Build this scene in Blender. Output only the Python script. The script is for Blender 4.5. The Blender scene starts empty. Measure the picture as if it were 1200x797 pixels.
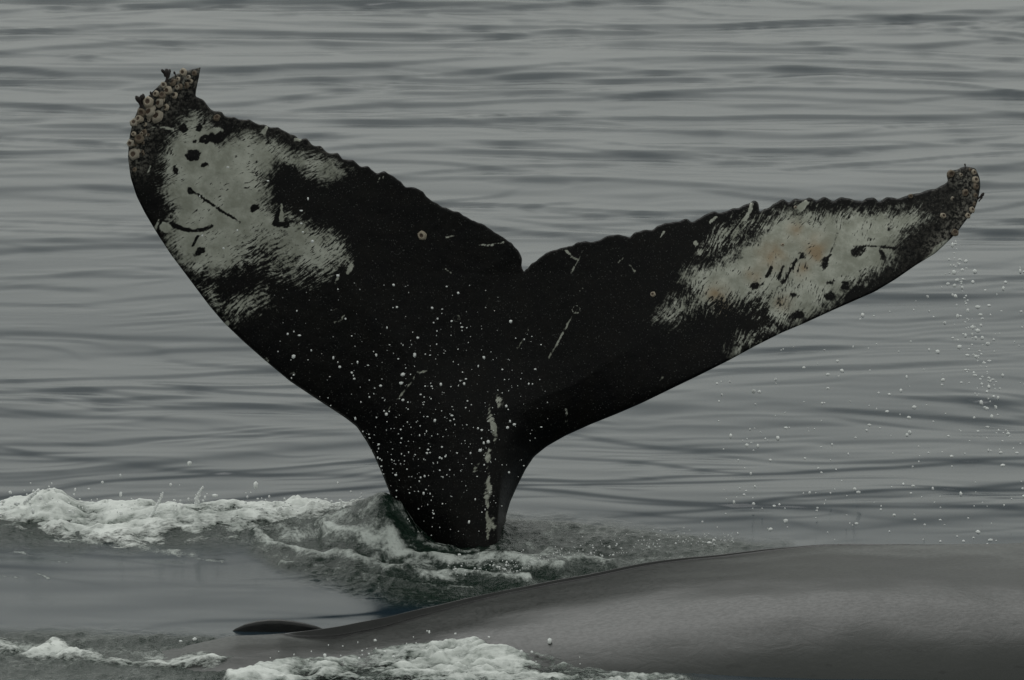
import bpy, math, random
import numpy as np
from mathutils import Vector, Matrix
from mathutils.geometry import delaunay_2d_cdt

random.seed(7)
RNG = np.random.default_rng(11)
scene = bpy.context.scene
COL = scene.collection

# ------------------------------------------------------------------ camera
CAM = np.array([0.0, -22.0, 4.5])
TANH = 0.1076                                   # half-width of the view at 1 m
PITCH = math.atan2(4.5, 22.0) - math.atan((635 - 398.5) / 600.0 * TANH)
cam_data = bpy.data.cameras.new('camera')
cam_data.sensor_width = 36.0
cam_data.sensor_fit = 'HORIZONTAL'
cam_data.lens = 18.0 / TANH
cam_data.clip_start = 0.5
cam_data.clip_end = 12000.0
cam_data.dof.use_dof = True
cam_data.dof.focus_distance = 22.3
cam_data.dof.aperture_fstop = 16.0
cam = bpy.data.objects.new('camera', cam_data)
COL.objects.link(cam)
cam.location = CAM
cam.rotation_euler = (math.pi / 2 - PITCH, 0, 0)
scene.camera = cam

# ------------------------------------------------------------------ overcast sky
SUN_EL, SUN_AZ = math.radians(60), math.radians(345)
world = bpy.data.worlds.new('World')
scene.world = world
world.use_nodes = True
wn, wl = world.node_tree.nodes, world.node_tree.links
wn.clear()
sky = wn.new('ShaderNodeTexSky')
sky.sky_type = 'NISHITA'
sky.sun_disc = False
sky.sun_elevation = SUN_EL
sky.sun_rotation = SUN_AZ
sky.dust_density = 3.0
hsv = wn.new('ShaderNodeHueSaturation'); hsv.inputs['Saturation'].default_value = 0.22
gam = wn.new('ShaderNodeMix'); gam.data_type = 'RGBA'
gam.inputs['Factor'].default_value = 0.90            # an even cloud layer over most of it
gam.inputs['B'].default_value = (6.1, 6.36, 6.0, 1)
bg = wn.new('ShaderNodeBackground'); bg.inputs['Strength'].default_value = 0.09
wo = wn.new('ShaderNodeOutputWorld')
wl.new(sky.outputs[0], hsv.inputs['Color'])
wl.new(hsv.outputs[0], gam.inputs['A'])
wl.new(gam.outputs['Result'], bg.inputs['Color'])
wl.new(bg.outputs[0], wo.inputs['Surface'])

sun_d = bpy.data.lights.new('sun', 'SUN')
sun_d.energy = 0.72
sun_d.angle = math.radians(42)
sun_d.color = (1.0, 1.0, 0.985)
sun = bpy.data.objects.new('sun', sun_d)
COL.objects.link(sun)
sd = Vector((math.sin(SUN_AZ) * math.cos(SUN_EL), math.cos(SUN_AZ) * math.cos(SUN_EL), math.sin(SUN_EL)))
sun.rotation_euler = sd.to_track_quat('Z', 'Y').to_euler()
sun.location = sd * 60

scene.view_settings.view_transform = 'Standard'
scene.view_settings.look = 'None'
scene.view_settings.gamma = 1.0
scene.view_settings.exposure = -0.13
scene.render.engine = 'CYCLES'

# ------------------------------------------------------------------ helpers
CP, SP = math.cos(PITCH), math.sin(PITCH)

def ray(px, py):
    """direction of the sight line through a point of the photograph, scaled to unit Y advance"""
    a = (np.asarray(px, float) - 600.0) / 600.0 * TANH
    b = -(np.asarray(py, float) - 398.5) / 600.0 * TANH
    dy = CP + b * SP
    dz = -SP + b * CP
    return a / dy, dz / dy

def at(px, py, Y):
    rx, rz = ray(px, py)
    d = np.asarray(Y, float) - CAM[1]
    return rx * d, rz * d + CAM[2]

def on_sea(px, py):
    rx, rz = ray(px, py)
    d = -CAM[2] / rz
    return rx * d, d + CAM[1]

def project(X, Y, Z):
    d = np.asarray(Y, float) - CAM[1]
    h = np.asarray(Z, float) - CAM[2]
    depth = d * CP - h * SP
    up = d * SP + h * CP
    return 600 + X / depth / TANH * 600, 398.5 - up / depth / TANH * 600

def _hash(ix, iy, seed):
    h = (ix.astype(np.int64) * 374761393 + iy.astype(np.int64) * 668265263 + seed * 1274126177) & 0xffffffff
    h = ((h ^ (h >> 13)) * 1274126177) & 0xffffffff
    h = h ^ (h >> 16)
    return (h & 0xffff) / 65535.0 * 2 * np.pi

def noise(x, y, seed=0):
    """2-D gradient noise, about -1..1"""
    x0 = np.floor(x); y0 = np.floor(y)
    fx = x - x0; fy = y - y0
    u = fx * fx * fx * (fx * (fx * 6 - 15) + 10)
    v = fy * fy * fy * (fy * (fy * 6 - 15) + 10)
    def g(dx, dy):
        a = _hash(x0 + dx, y0 + dy, seed)
        return np.cos(a) * (fx - dx) + np.sin(a) * (fy - dy)
    n0 = g(0, 0) * (1 - u) + g(1, 0) * u
    n1 = g(0, 1) * (1 - u) + g(1, 1) * u
    return (n0 * (1 - v) + n1 * v) * 1.5

def fbm(x, y, seed, octaves=3, gain=0.5):
    s, a, f = 0, 1.0, 1.0
    for i in range(octaves):
        s = s + a * noise(x * f, y * f, seed + i * 17)
        a *= gain; f *= 2.03
    return s

def sstep(a, b, x):
    t = np.clip((x - a) / (b - a), 0, 1)
    return t * t * (3 - 2 * t)

def seg_dist(px, py, pts, closed=False, want_param=False):
    """distance of each point to a polyline"""
    pts = np.asarray(pts, float)
    n = len(pts)
    best = np.full(px.shape, 1e9); bt = np.zeros(px.shape)
    for i in range(n if closed else n - 1):
        ax, ay = pts[i]; bx, by = pts[(i + 1) % n]
        dx, dy = bx - ax, by - ay
        L = dx * dx + dy * dy + 1e-12
        t = np.clip(((px - ax) * dx + (py - ay) * dy) / L, 0, 1)
        d = np.hypot(px - ax - t * dx, py - ay - t * dy)
        m = d < best
        best = np.where(m, d, best)
        bt = np.where(m, i + t, bt)
    return (best, bt) if want_param else best

def inside(px, py, poly):
    poly = np.asarray(poly, float)
    c = np.zeros(px.shape, bool)
    n = len(poly)
    for i in range(n):
        ax, ay = poly[i]; bx, by = poly[(i + 1) % n]
        if ay == by:
            continue
        c ^= ((ay > py) != (by > py)) & (px < (bx - ax) * (py - ay) / (by - ay) + ax)
    return c

def sdist(px, py, poly):
    d = seg_dist(px, py, poly, True)
    return np.where(inside(px, py, poly), d, -d)

def build(name, verts, faces, mat, parent=None, smooth=True, origin=None, attrs=None):
    verts = np.asarray(verts, np.float32)
    if origin is not None:
        verts = verts - np.asarray(origin, np.float32)
    me = bpy.data.meshes.new(name)
    faces = np.asarray(faces, np.int32)
    k = faces.shape[1]
    me.vertices.add(len(verts)); me.vertices.foreach_set('co', verts.ravel())
    me.loops.add(faces.size); me.loops.foreach_set('vertex_index', faces.ravel())
    me.polygons.add(len(faces))
    me.polygons.foreach_set('loop_start', np.arange(0, faces.size, k, dtype=np.int32))
    me.polygons.foreach_set('loop_total', np.full(len(faces), k, np.int32))
    me.polygons.foreach_set('use_smooth', np.full(len(faces), smooth, bool))
    for an, av in (attrs or {}).items():
        av = np.asarray(av, np.float32)
        if av.ndim == 1:
            me.attributes.new(an, 'FLOAT', 'POINT').data.foreach_set('value', av)
        else:
            me.attributes.new(an, 'FLOAT_VECTOR', 'POINT').data.foreach_set('vector', av.ravel())
    me.update(calc_edges=True)
    me.validate()
    me.materials.append(mat)
    o = bpy.data.objects.new(name, me)
    COL.objects.link(o)
    if origin is not None:
        o.location = origin
    if parent is not None:
        o.parent = parent
        o.matrix_parent_inverse = Matrix.Identity(4)
        if origin is not None:
            o.location = Vector(origin) - parent.location
    return o

def grid_faces(r, c):
    i = np.arange(r * c).reshape(r, c)
    return np.stack([i[:-1, :-1], i[:-1, 1:], i[1:, 1:], i[1:, :-1]], -1).reshape(-1, 4)

def tag(o, label=None, cat=None, group=None, kind=None):
    if label: o['label'] = label
    if cat: o['category'] = cat
    if group: o['group'] = group
    if kind: o['kind'] = kind
    return o

# ------------------------------------------------------------------ materials
class NT:
    def __init__(self, name):
        self.m = bpy.data.materials.new(name); self.m.use_nodes = True
        self.t = self.m.node_tree
        self.b = self.t.nodes['Principled BSDF']
        self.out = self.t.nodes['Material Output']
    def n(self, kind, **kw):
        nd = self.t.nodes.new(kind)
        for k, v in kw.items(): setattr(nd, k, v)
        return nd
    def l(self, a, b): self.t.links.new(a, b)
    def val(self, sock, v):
        if isinstance(v, (int, float, tuple)): sock.default_value = v
        else: self.l(v, sock)
    def math(self, op, a, b=0.0, c=0.0, clamp=False):
        nd = self.n('ShaderNodeMath', operation=op); nd.use_clamp = clamp
        for s, v in zip(nd.inputs, (a, b, c)): self.val(s, v)
        return nd.outputs[0]
    def attr(self, name, vec=False):
        nd = self.n('ShaderNodeAttribute'); nd.attribute_name = name
        return nd.outputs['Vector' if vec else 'Fac']
    def noise(self, scale, detail=2.0, rough=0.5, vec=None, stretch=None, dist=0.0):
        nd = self.n('ShaderNodeTexNoise')
        nd.inputs['Scale'].default_value = scale
        nd.inputs['Detail'].default_value = detail
        nd.inputs['Roughness'].default_value = rough
        nd.inputs['Distortion'].default_value = dist
        v = vec if vec is not None else self.pos()
        if stretch:
            mp = self.n('ShaderNodeMapping'); mp.inputs['Scale'].default_value = stretch
            self.l(v, mp.inputs['Vector']); v = mp.outputs[0]
        self.l(v, nd.inputs['Vector'])
        return nd.outputs['Fac']
    def pos(self):
        if not hasattr(self, '_p'): self._p = self.n('ShaderNodeTexCoord').outputs['Object']
        return self._p
    def ramp(self, v, a, b, c=0.0, d=1.0):
        nd = self.n('ShaderNodeMapRange', interpolation_type='SMOOTHSTEP')
        self.val(nd.inputs[0], v)
        for i, q in enumerate((a, b, c, d)): self.val(nd.inputs[i + 1], q)
        return nd.outputs[0]
    def mix(self, f, a, b):
        nd = self.n('ShaderNodeMix', data_type='RGBA')
        self.val(nd.inputs['Factor'], f); self.val(nd.inputs['A'], a); self.val(nd.inputs['B'], b)
        return nd.outputs['Result']
    def bump(self, h, strength, dist, normal=None):
        nd = self.n('ShaderNodeBump')
        self.val(nd.inputs['Strength'], strength); nd.inputs['Distance'].default_value = dist
        self.l(h, nd.inputs['Height'])
        if normal is not None: self.l(normal, nd.inputs['Normal'])
        return nd.outputs[0]

def mat_sea():
    t = NT('sea_water')
    foam = t.attr('foam'); churn = t.attr('churn')
    # lacy foam: cells broken by a finer noise
    n1 = t.noise(9.0, 6, 0.62, stretch=(1.0, 0.55, 1.0), dist=0.9)
    n2 = t.noise(60.0, 4, 0.65, stretch=(1.0, 0.6, 1.0))
    nn = t.math('ADD', t.math('MULTIPLY', n1, 0.65), t.math('MULTIPLY', n2, 0.35))
    f = t.math('ADD', foam, t.math('MULTIPLY', t.math('SUBTRACT', nn, 0.5), 2.6))
    f = t.math('MULTIPLY', t.ramp(f, 0.42, 1.05), t.ramp(foam, 0.02, 0.2))
    deep = t.mix(churn, (0.012, 0.026, 0.038, 1), (0.011, 0.024, 0.017, 1))
    t.l(t.mix(f, deep, (0.60, 0.64, 0.61, 1)), t.b.inputs['Base Color'])
    t.l(t.math('MAXIMUM', t.ramp(f, 0.0, 1.0, 0.07, 0.7), t.ramp(churn, 0.0, 1.0, 0.17, 0.08)), t.b.inputs['Roughness'])
    t.b.inputs['IOR'].default_value = 1.333
    # capillary ripples: patchy on the open sea, everywhere in the churned water
    patch = t.ramp(t.noise(0.55, 2, 0.5, stretch=(0.45, 1.0, 1.0)), 0.5, 0.68)
    r = t.noise(7.0, 3, 0.55, stretch=(0.5, 1.0, 1.0))
    c2 = t.noise(34.0, 4, 0.6)
    hsum = t.math('ADD', t.math('MULTIPLY', t.math('MULTIPLY', r, patch), 0.004),
                  t.math('MULTIPLY', t.math('MULTIPLY', c2, churn), 0.012))
    hsum = t.math('ADD', hsum, t.math('MULTIPLY', t.math('MULTIPLY', n2, f), 0.01))
    t.l(t.bump(hsum, 1.0, 1.0), t.b.inputs['Normal'])
    return t.m

def mat_foam():
    t = NT('whitewater')
    n = t.noise(20.0, 6, 0.65, stretch=(0.6, 1.0, 1.0), dist=0.5)
    n2 = t.noise(140.0, 3, 0.6)
    thin = t.attr('thin')
    w = t.math('ADD', thin, t.math('MULTIPLY', t.math('SUBTRACT', n, 0.5), 1.3))
    nf = t.noise(75.0, 4, 0.65, stretch=(0.6, 1.0, 1.0))
    al = t.math('ADD', w, t.math('MULTIPLY', t.math('SUBTRACT', nf, 0.5), 1.1))
    ea = t.math('ADD', t.attr('edge'), t.math('MULTIPLY', t.math('SUBTRACT', nf, 0.5), 0.9))
    ea = t.math('ADD', ea, t.math('MULTIPLY', t.math('SUBTRACT', n, 0.5), 1.4))
    t.l(t.math('MULTIPLY', t.ramp(al, -0.08, 0.30), t.ramp(ea, 0.10, 0.85)), t.b.inputs['Alpha'])
    w = t.ramp(t.math('ADD', w, t.math('MULTIPLY', t.math('SUBTRACT', nf, 0.5), 0.35)), 0.0, 0.78)
    t.l(t.mix(w, (0.12, 0.15, 0.13, 1), (0.83, 0.86, 0.83, 1)), t.b.inputs['Base Color'])
    t.l(t.ramp(w, 0, 1, 0.22, 0.62), t.b.inputs['Roughness'])
    t.b.inputs['IOR'].default_value = 1.333
    h = t.math('ADD', t.math('MULTIPLY', n, 0.006), t.math('MULTIPLY', n2, 0.0015))
    t.l(t.bump(h, 0.45, 1.0), t.b.inputs['Normal'])
    return t.m

def mat_drop():
    t = NT('water_drops')
    t.b.inputs['Base Color'].default_value = (0.93, 0.95, 0.94, 1)
    t.b.inputs['Roughness'].default_value = 0.18
    t.b.inputs['IOR'].default_value = 1.333
    t.b.inputs['Transmission Weight'].default_value = 0.0
    return t.m

def mat_tail():
    t = NT('tail_skin')
    pig = t.attr('pigment'); mark = t.attr('mark'); rust = t.attr('rust'); rough = t.attr('streaky')
    sv = t.attr('streak', True)
    n1 = t.noise(1.0, 5, 0.66, vec=sv, stretch=(15.0, 95.0, 1.0))
    n2 = t.noise(95.0, 3, 0.6)
    nn = t.math('ADD', t.math('MULTIPLY', n1, 0.72), t.math('MULTIPLY', n2, 0.28))
    amp = t.math('ADD', 1.5, t.math('MULTIPLY', rough, 2.6))
    v = t.math('ADD', pig, t.math('MULTIPLY', t.math('SUBTRACT', nn, 0.5), amp))
    v = t.math('ADD', v, t.math('MULTIPLY', t.math('SUBTRACT', t.noise(26.0, 4, 0.65, dist=0.3), 0.5), 0.9))
    v = t.math('ADD', v, mark)
    v = t.math('SUBTRACT', v, t.math('MULTIPLY', t.math('MULTIPLY', t.ramp(t.noise(1.0, 3, 0.6, vec=sv, stretch=(30.0, 120.0, 1.0)), 0.52, 0.66), t.ramp(t.noise(9.0, 3, 0.6), 0.42, 0.62)), 0.75))
    w = t.ramp(v, 0.30, 0.74)
    big = t.ramp(t.noise(9.0, 5, 0.68), 0.36, 0.66)
    white = t.mix(big, (0.32, 0.328, 0.275, 1), (0.53, 0.54, 0.475, 1))
    white = t.mix(t.math('MULTIPLY', rust, 0.75, clamp=True), white, (0.30, 0.19, 0.09, 1))
    fleck = t.ramp(t.noise(150.0, 2, 0.5), 0.63, 0.74)
    black = t.mix(big, (0.0018, 0.0019, 0.0022, 1), (0.0045, 0.0042, 0.0036, 1))
    black = t.mix(t.math('MULTIPLY', fleck, 0.22), black, (0.35, 0.36, 0.34, 1))
    black = t.mix(t.math('MULTIPLY', t.attr('crust'), t.ramp(t.noise(60, 4, 0.7), 0.42, 0.66)), black, (0.20, 0.19, 0.165, 1))
    t.l(t.mix(w, black, white), t.b.inputs['Base Color'])
    t.l(t.ramp(n2, 0.3, 0.7, 0.34, 0.55), t.b.inputs['Roughness'])
    t.b.inputs['IOR'].default_value = 1.36
    t.b.inputs['Specular IOR Level'].default_value = 0.26
    h = t.math('MULTIPLY', n2, 0.003)
    t.l(t.bump(h, 0.5, 1.0), t.b.inputs['Normal'])
    return t.m

def mat_back():
    t = NT('wet_back_skin')
    big = t.noise(2.2, 4, 0.6, stretch=(0.5, 1.4, 1.4))
    wr = t.noise(9.0, 4, 0.6, stretch=(0.8, 1.3, 1.3), dist=0.8)
    fine = t.noise(90.0, 3, 0.6, stretch=(0.5, 1.0, 1.0))
    # long pale scratches running obliquely
    mp = t.n('ShaderNodeMapping'); mp.inputs['Rotation'].default_value = (0.0, 0.0, 0.95)
    mp.inputs['Scale'].default_value = (0.8, 26.0, 1.0)
    t.l(t.pos(), mp.inputs['Vector'])
    sc = t.n('ShaderNodeTexNoise'); sc.inputs['Scale'].default_value = 1.0; sc.inputs['Detail'].default_value = 2
    t.l(mp.outputs[0], sc.inputs['Vector'])
    scr = t.math('MULTIPLY', t.ramp(sc.outputs['Fac'], 0.70, 0.76), t.ramp(big, 0.45, 0.6))
    base = t.mix(big, (0.020, 0.0225, 0.0205, 1), (0.040, 0.043, 0.040, 1))
    spots = t.math('MULTIPLY', t.ramp(t.noise(26.0, 3, 0.6, stretch=(0.5, 1.0, 1.0)), 0.62, 0.72), 0.7)
    base = t.mix(spots, base, (0.012, 0.013, 0.012, 1))
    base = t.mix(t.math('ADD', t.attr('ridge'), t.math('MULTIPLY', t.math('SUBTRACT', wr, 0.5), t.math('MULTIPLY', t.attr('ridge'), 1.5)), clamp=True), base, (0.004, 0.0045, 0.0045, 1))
    base = t.mix(t.math('MULTIPLY', scr, 0.35), base, (0.16, 0.16, 0.15, 1))
    t.l(base, t.b.inputs['Base Color'])
    t.l(t.ramp(fine, 0.3, 0.7, 0.29, 0.40), t.b.inputs['Roughness'])
    t.b.inputs['IOR'].default_value = 1.55
    h = t.math('ADD', t.math('MULTIPLY', wr, 0.020), t.math('MULTIPLY', fine, 0.0015))
    t.l(t.bump(h, 0.10, 1.0), t.b.inputs['Normal'])
    return t.m

def mat_simple(name, c0, c1, scale, rough):
    t = NT(name)
    t.l(t.mix(t.ramp(t.noise(scale, 4, 0.6), 0.35, 0.65), c0, c1), t.b.inputs['Base Color'])
    t.b.inputs['Roughness'].default_value = rough
    t.l(t.bump(t.noise(scale * 1.7, 3, 0.6), 0.5, 0.004), t.b.inputs['Normal'])
    return t.m

M_SEA, M_FOAM, M_DROP, M_TAIL, M_BACK = mat_sea(), mat_foam(), mat_drop(), mat_tail(), mat_back()
M_SHELL = mat_simple('barnacle_shell', (0.26, 0.20, 0.14, 1), (0.58, 0.52, 0.42, 1), 60, 0.7)
M_SHELL_B = mat_simple('brown_barnacle_shell', (0.10, 0.075, 0.05, 1), (0.27, 0.22, 0.165, 1), 70, 0.75)
M_SHELL_C = mat_simple('worn_barnacle_shell', (0.20, 0.165, 0.12, 1), (0.54, 0.49, 0.41, 1), 45, 0.8)
M_PLUG = mat_simple('barnacle_mouth', (0.05, 0.032, 0.022, 1), (0.11, 0.07, 0.045, 1), 80, 0.6)
M_STALK = mat_simple('stalked_barnacle_skin', (0.012, 0.009, 0.009, 1), (0.04, 0.028, 0.025, 1), 50, 0.5)

# ------------------------------------------------------------------ the sea
def interp(u, pts):
    p = np.asarray(pts, float)
    return np.interp(u, p[:, 0], p[:, 1])

def wavy(X, Y, fade):
    """open-water ripples: a gentle swell with patchy trains of short, long-crested wavelets"""
    wx = X + 0.5 * noise(X * 0.35, Y * 0.35, 5) + 0.10 * noise(X * 1.3, Y * 1.3, 8)
    wy = Y + 0.55 * noise(X * 0.30 + 7, Y * 0.45, 6) + 0.12 * noise(X * 1.1, Y * 1.6, 9)
    z = 0.012 * np.sin(0.9 * wy + 0.25 * wx) + 0.022 * noise(X * 0.22, Y * 0.42, 21)
    for lam, pk, r, ang, seed, thr in ((3.4, 0.24, 0.92, 0.18, 27, -0.30), (2.3, 0.25, 0.91, -0.22, 29, -0.22), (1.6, 0.24, 0.88, 0.34, 31, -0.14), (1.1, 0.24, 0.85, -0.34, 33, -0.06),
                                       (0.75, 0.22, 0.80, 0.22, 35, 0.0), (0.5, 0.19, 0.72, -0.12, 37, 0.05), (0.33, 0.15, 0.6, 0.30, 39, 0.10), (0.2, 0.09, 0.4, -0.2, 41, 0.16)):
        k = 2 * np.pi / lam
        e = fbm(X * 0.30 / lam ** 0.35, Y * 0.46 / lam ** 0.35, seed, 3, 0.6)
        env = sstep(thr, thr + 0.42, e + 0.06 + 0.14 * sstep(6, 22, Y))
        far = sstep(4, 24, Y)
        env = env * (1 - (0.9 if lam < 0.6 else 0.0) * far)
        ph = k * (wy * math.cos(ang * 1.25) + wx * math.sin(ang * 1.25)) + 3.8 * noise(X / lam * 0.30, Y / lam * 0.36, seed + 1) + 1.7 * noise(X / lam * 0.62, Y / lam * 0.8, seed + 2)
        # long level backs, short steep faces
        r = r - (0.05 if lam > 1 else 0.06) * far
        amp = 0.70 * pk * (1 + 0.22 * far) * (1 - r) / (2 * r) / k
        z = z + fade * env * amp * 2 * np.arctan2(r * np.sin(ph), 1 - r * np.cos(ph))
    return z

def band(px, py, pts, w):
    return np.exp(-(seg_dist(px, py, pts) / w) ** 2)

def sea(X, Y, fade=1.0):
    """height, lace-foam amount and churn of the water at X, Y"""
    U, V = project(X, Y, 0 * X)
    near = sstep(9.0, 5.0, np.abs(X)) * sstep(6, 2.5, Y) * sstep(-9, -5, Y)
    z = wavy(X, Y, fade)
    calm = 1 - 0.62 * near * sstep(590, 640, V)
    z = z * calm
    # breaking crest running in from the side to the tail stock
    vc = interp(U, [(-900, 632), (0, 622), (60, 616), (140, 618), (250, 621), (350, 619), (420, 623), (460, 632)])
    hc = interp(U, [(-900, 0.02), (-300, 0.08), (0, 0.10), (30, 0.115), (58, 0.15), (75, 0.14), (100, 0.095), (180, 0.10), (260, 0.115), (340, 0.10), (400, 0.11), (440, 0.08), (490, 0)])
    _, yc = on_sea(U, vc)
    dy = Y - yc
    z = z + hc * np.exp(-(dy / np.where(dy > 0, 0.17, 0.30)) ** 2)
    # water piled up against the tail
    hx, hy = on_sea(452, 636)
    ex = (X - hx); ey = (Y - hy)
    pile = 0.165 * np.exp(-(ex / np.where(ex < 0, 0.20, 0.155)) ** 2 - (ey / np.where(ey < 0, 0.26, 0.22)) ** 2)
    z = z + pile
    # low rough mound on the other side of the tail
    vm = interp(U, [(560, 626), (600, 625), (700, 630), (800, 636), (900, 641), (1000, 644)])
    hm = interp(U, [(540, 0), (590, 0.055), (700, 0.05), (800, 0.035), (900, 0.01), (1000, 0)])
    _, ym = on_sea(U, vm)
    dm = Y - ym
    z = z + hm * np.exp(-(dm / np.where(dm > 0, 0.14, 0.5)) ** 2)
    # drawn-down trough between tail and the second animal's back
    tx, ty = on_sea(530, 700)
    z = z - 0.02 * np.exp(-((X - tx) / 0.40) ** 2 - ((Y - ty) / 0.30) ** 2)
    # swirl ridges streaming away from the tail
    sw = [([(300, 640), (380, 655), (450, 666), (530, 676), (620, 678)], 5, 0.030),
          ([(380, 640), (450, 652), (520, 660), (600, 662), (660, 668)], 5, 0.032),
          ([(330, 662), (400, 672), (470, 684), (560, 688)], 4, 0.022),
          ([(470, 640), (520, 648), (570, 655), (640, 660), (720, 665)], 5, 0.030),
          ([(60, 640), (150, 643), (230, 652), (262, 660)], 4, 0.004)]
    jit = 5 * noise(U * 0.025, V * 0.08, 71)
    for pts, w, h in sw:
        z = z + h * band(U, V + jit, pts, w)
    # ridges of the near-side foam field
    z = z + 0.022 * band(U, V + jit, [(-200, 745), (0, 747), (120, 751), (250, 755)], 7)
    z = z + near * (0.004 * noise(X * 1.6 + .6 * Y, Y * 3.2, 61) + 0.0018 * noise(X * 4.5, Y * 8, 62) * sstep(-.1, .5, noise(X * .9, Y * 1.6, 63)))
    churn = np.zeros_like(X)
    P = [((250, 612), (420, 606), (470, 600), (620, 612), (760, 622), (920, 640), (860, 660), (700, 690), (560, 712), (470, 704), (420, 690), (330, 672)),
         ((-400, 742), (0, 742), (140, 742), (262, 748), (330, 770), (420, 760), (540, 748), (640, 756), (760, 778), (860, 810), (860, 900), (-400, 900)),
         ((-400, 600), (0, 600), (400, 600), (400, 645), (200, 645), (0, 642), (-400, 645))]
    for poly in P:
        sdv = sdist(U + 12 * noise(U * .02, V * .05, 81), V + 4 * noise(U * .03, V * .06, 82), poly)
        churn = np.maximum(churn, sstep(-12, 12, sdv))
    churn = churn * near
    rip = 0.018 * noise(X * 4.5, Y * 4.0, 51) + 0.013 * np.abs(noise(X * 9, Y * 8, 52)) + 0.008 * noise(X * 19, Y * 16, 53) + 0.005 * noise(X * 38, Y * 30, 54)
    z = z + churn * rip * (0.65 + 0.5 * noise(X * 1.7, Y * 1.7, 57))
    # lace foam
    foam = np.zeros_like(X)
    for pts, w, a in [(sw[0][0], 5, .85), (sw[1][0], 5, .9), (sw[2][0], 3, .55), (sw[3][0], 4, .7), (sw[4][0], 3.2, .62),
                      ([(440, 622), (480, 632), (520, 645), (580, 650)], 4, .75), ([(600, 640), (660, 655), (720, 662)], 8, .6),
                      ([(320, 630), (390, 640), (440, 655), (500, 662)], 8, .6), ([(350, 625), (440, 640)], 8, .55),
                      ([(-200, 748), (0, 756), (120, 764), (200, 770), (300, 775)], 8, .75), ([(0, 650), (40, 652), (80, 660)], 1.6, .6),
                      ([(0, 672), (22, 671)], 1.5, .8), ([(38, 668), (58, 678)], 2, .8),
                      ([(520, 672), (600, 668), (700, 664), (800, 655)], 9, .5), ([(300, 790), (560, 760), (680, 780), (800, 800)], 14, .7)]:
        foam = np.maximum(foam, a * band(U, V + jit, pts, w))
    foam = np.maximum(foam, 0.32 * churn)
    foam = foam * near
    return z, foam, churn

def build_sea():
    W = lambda Y: np.maximum(2.3, TANH * (Y + 22.0))
    a = np.linspace(-1.35, 1.35, 760)
    ext = np.concatenate([[0.15, 0.4, 0.9, 2, 4, 8, 16, 32, 70, 150, 400, 1000, 2500, 5000]])
    rows = np.concatenate([[-4000, -1000, -300, -100, -50, -30, -20, -13, -9, -7, -6],
                           np.linspace(-5, -3.5, 30)[:-1], np.linspace(-3.5, 1.3, 460)[:-1],
                           1.3 + np.cumsum(np.linspace(0.0105, 0.125, 560)),])
    last = rows[-1]
    rows = np.concatenate([rows, last + np.cumsum(np.geomspace(0.3, 900, 30))])
    r = rows[:, None]
    core = a[None, :] * W(r)
    left = core[:, :1] - ext[::-1][None, :]
    right = core[:, -1:] + ext[None, :]
    X = np.concatenate([left, core, right], 1)
    Y = np.broadcast_to(r, X.shape).copy()
    fade = sstep(60, 25, Y) * sstep(12, 7, np.abs(X)) * sstep(-8, -5, Y)
    z, foam, churn = sea(X, Y, fade)
    z = z * sstep(400, 60, np.hypot(X, Y))
    v = np.stack([X, Y, z], -1).reshape(-1, 3)
    o = build('sea', v, grid_faces(*X.shape), M_SEA, attrs={'foam': foam.ravel(), 'churn': churn.ravel()})
    return tag(o, kind='structure')
build_sea()

# ------------------------------------------------------------------ the raised tail
LEAD_L = [(470, 760), (466, 690), (464, 620), (456.5, 577), (447.7, 555), (438, 533), (430, 518), (418, 500), (405, 490), (390, 480), (370, 467), (340, 447), (310, 422), (285, 400),
          (262, 378), (245, 358), (230, 338), (215, 318), (200, 298), (185, 275), (170, 250), (160, 230), (153, 208), (150, 185), (151, 165), (155, 145), (163, 125),
          (178, 108), (190, 97), (207, 87), (222, 82), (235, 79)]
TRAIL_L = [(235, 79), (233, 92), (230, 105), (229, 114), (238, 117), (246, 127), (251, 131), (260, 130), (264, 137), (274, 137), (280, 141), (292, 139), (297, 144), (309, 146), (315, 149), (326, 148), (333, 154),
           (345, 158), (350, 163), (360, 162), (366, 170), (376, 171), (383, 178), (396, 180), (402, 187), (413, 188), (424, 195), (432, 195), (440, 203), (451, 200.5),
           (463, 208), (475, 219), (485, 219), (493, 222), (500, 231), (512, 239), (525, 245), (538, 249), (553, 258), (562, 261), (571, 266), (588, 278), (599, 284), (608, 295), (612, 303), (611, 313), (614, 318)]
TRAIL_R = [(614, 318), (621, 311), (631, 303), (643, 295), (661, 290), (668, 289), (676, 284), (690, 283.5), (698, 283), (710, 278), (718, 275), (728, 275), (738, 278), (744, 272), (752, 270), (765, 270),
           (770, 265), (778, 262), (793, 260), (799, 257), (806, 256), (810, 260), (825, 253), (833, 248), (838, 247), (842, 250), (858, 245), (873, 241), (883, 235), (889, 238), (890, 249), (901, 243), (910, 237), (918, 232.5), (925, 237),
           (933, 232), (941, 235), (948, 231), (957, 235), (966, 230), (976, 235), (986, 232), (995, 233), (1010, 236), (1016, 231), (1024, 231), (1030, 237), (1040, 231), (1052, 232), (1065, 229), (1075, 226), (1086, 223), (1101, 219),
           (1111, 213), (1109, 204), (1118, 199), (1131, 195)]
LEAD_R = [(1131, 195), (1143, 197), (1148, 208), (1149, 218), (1146, 235), (1141, 248), (1133, 257), (1121, 273), (1111, 283), (1096, 297), (1073, 311), (1050, 327), (1025, 342), (1000, 353),
          (975, 364), (940, 380), (916, 390), (886, 405), (853, 423), (816, 441.5), (790, 454), (753, 472), (723, 485), (693, 497), (663, 510.5), (641, 523), (626, 535), (616, 550), (606, 570),
          (598, 588), (593, 605), (591, 640), (592, 690), (592, 760)]

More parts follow.
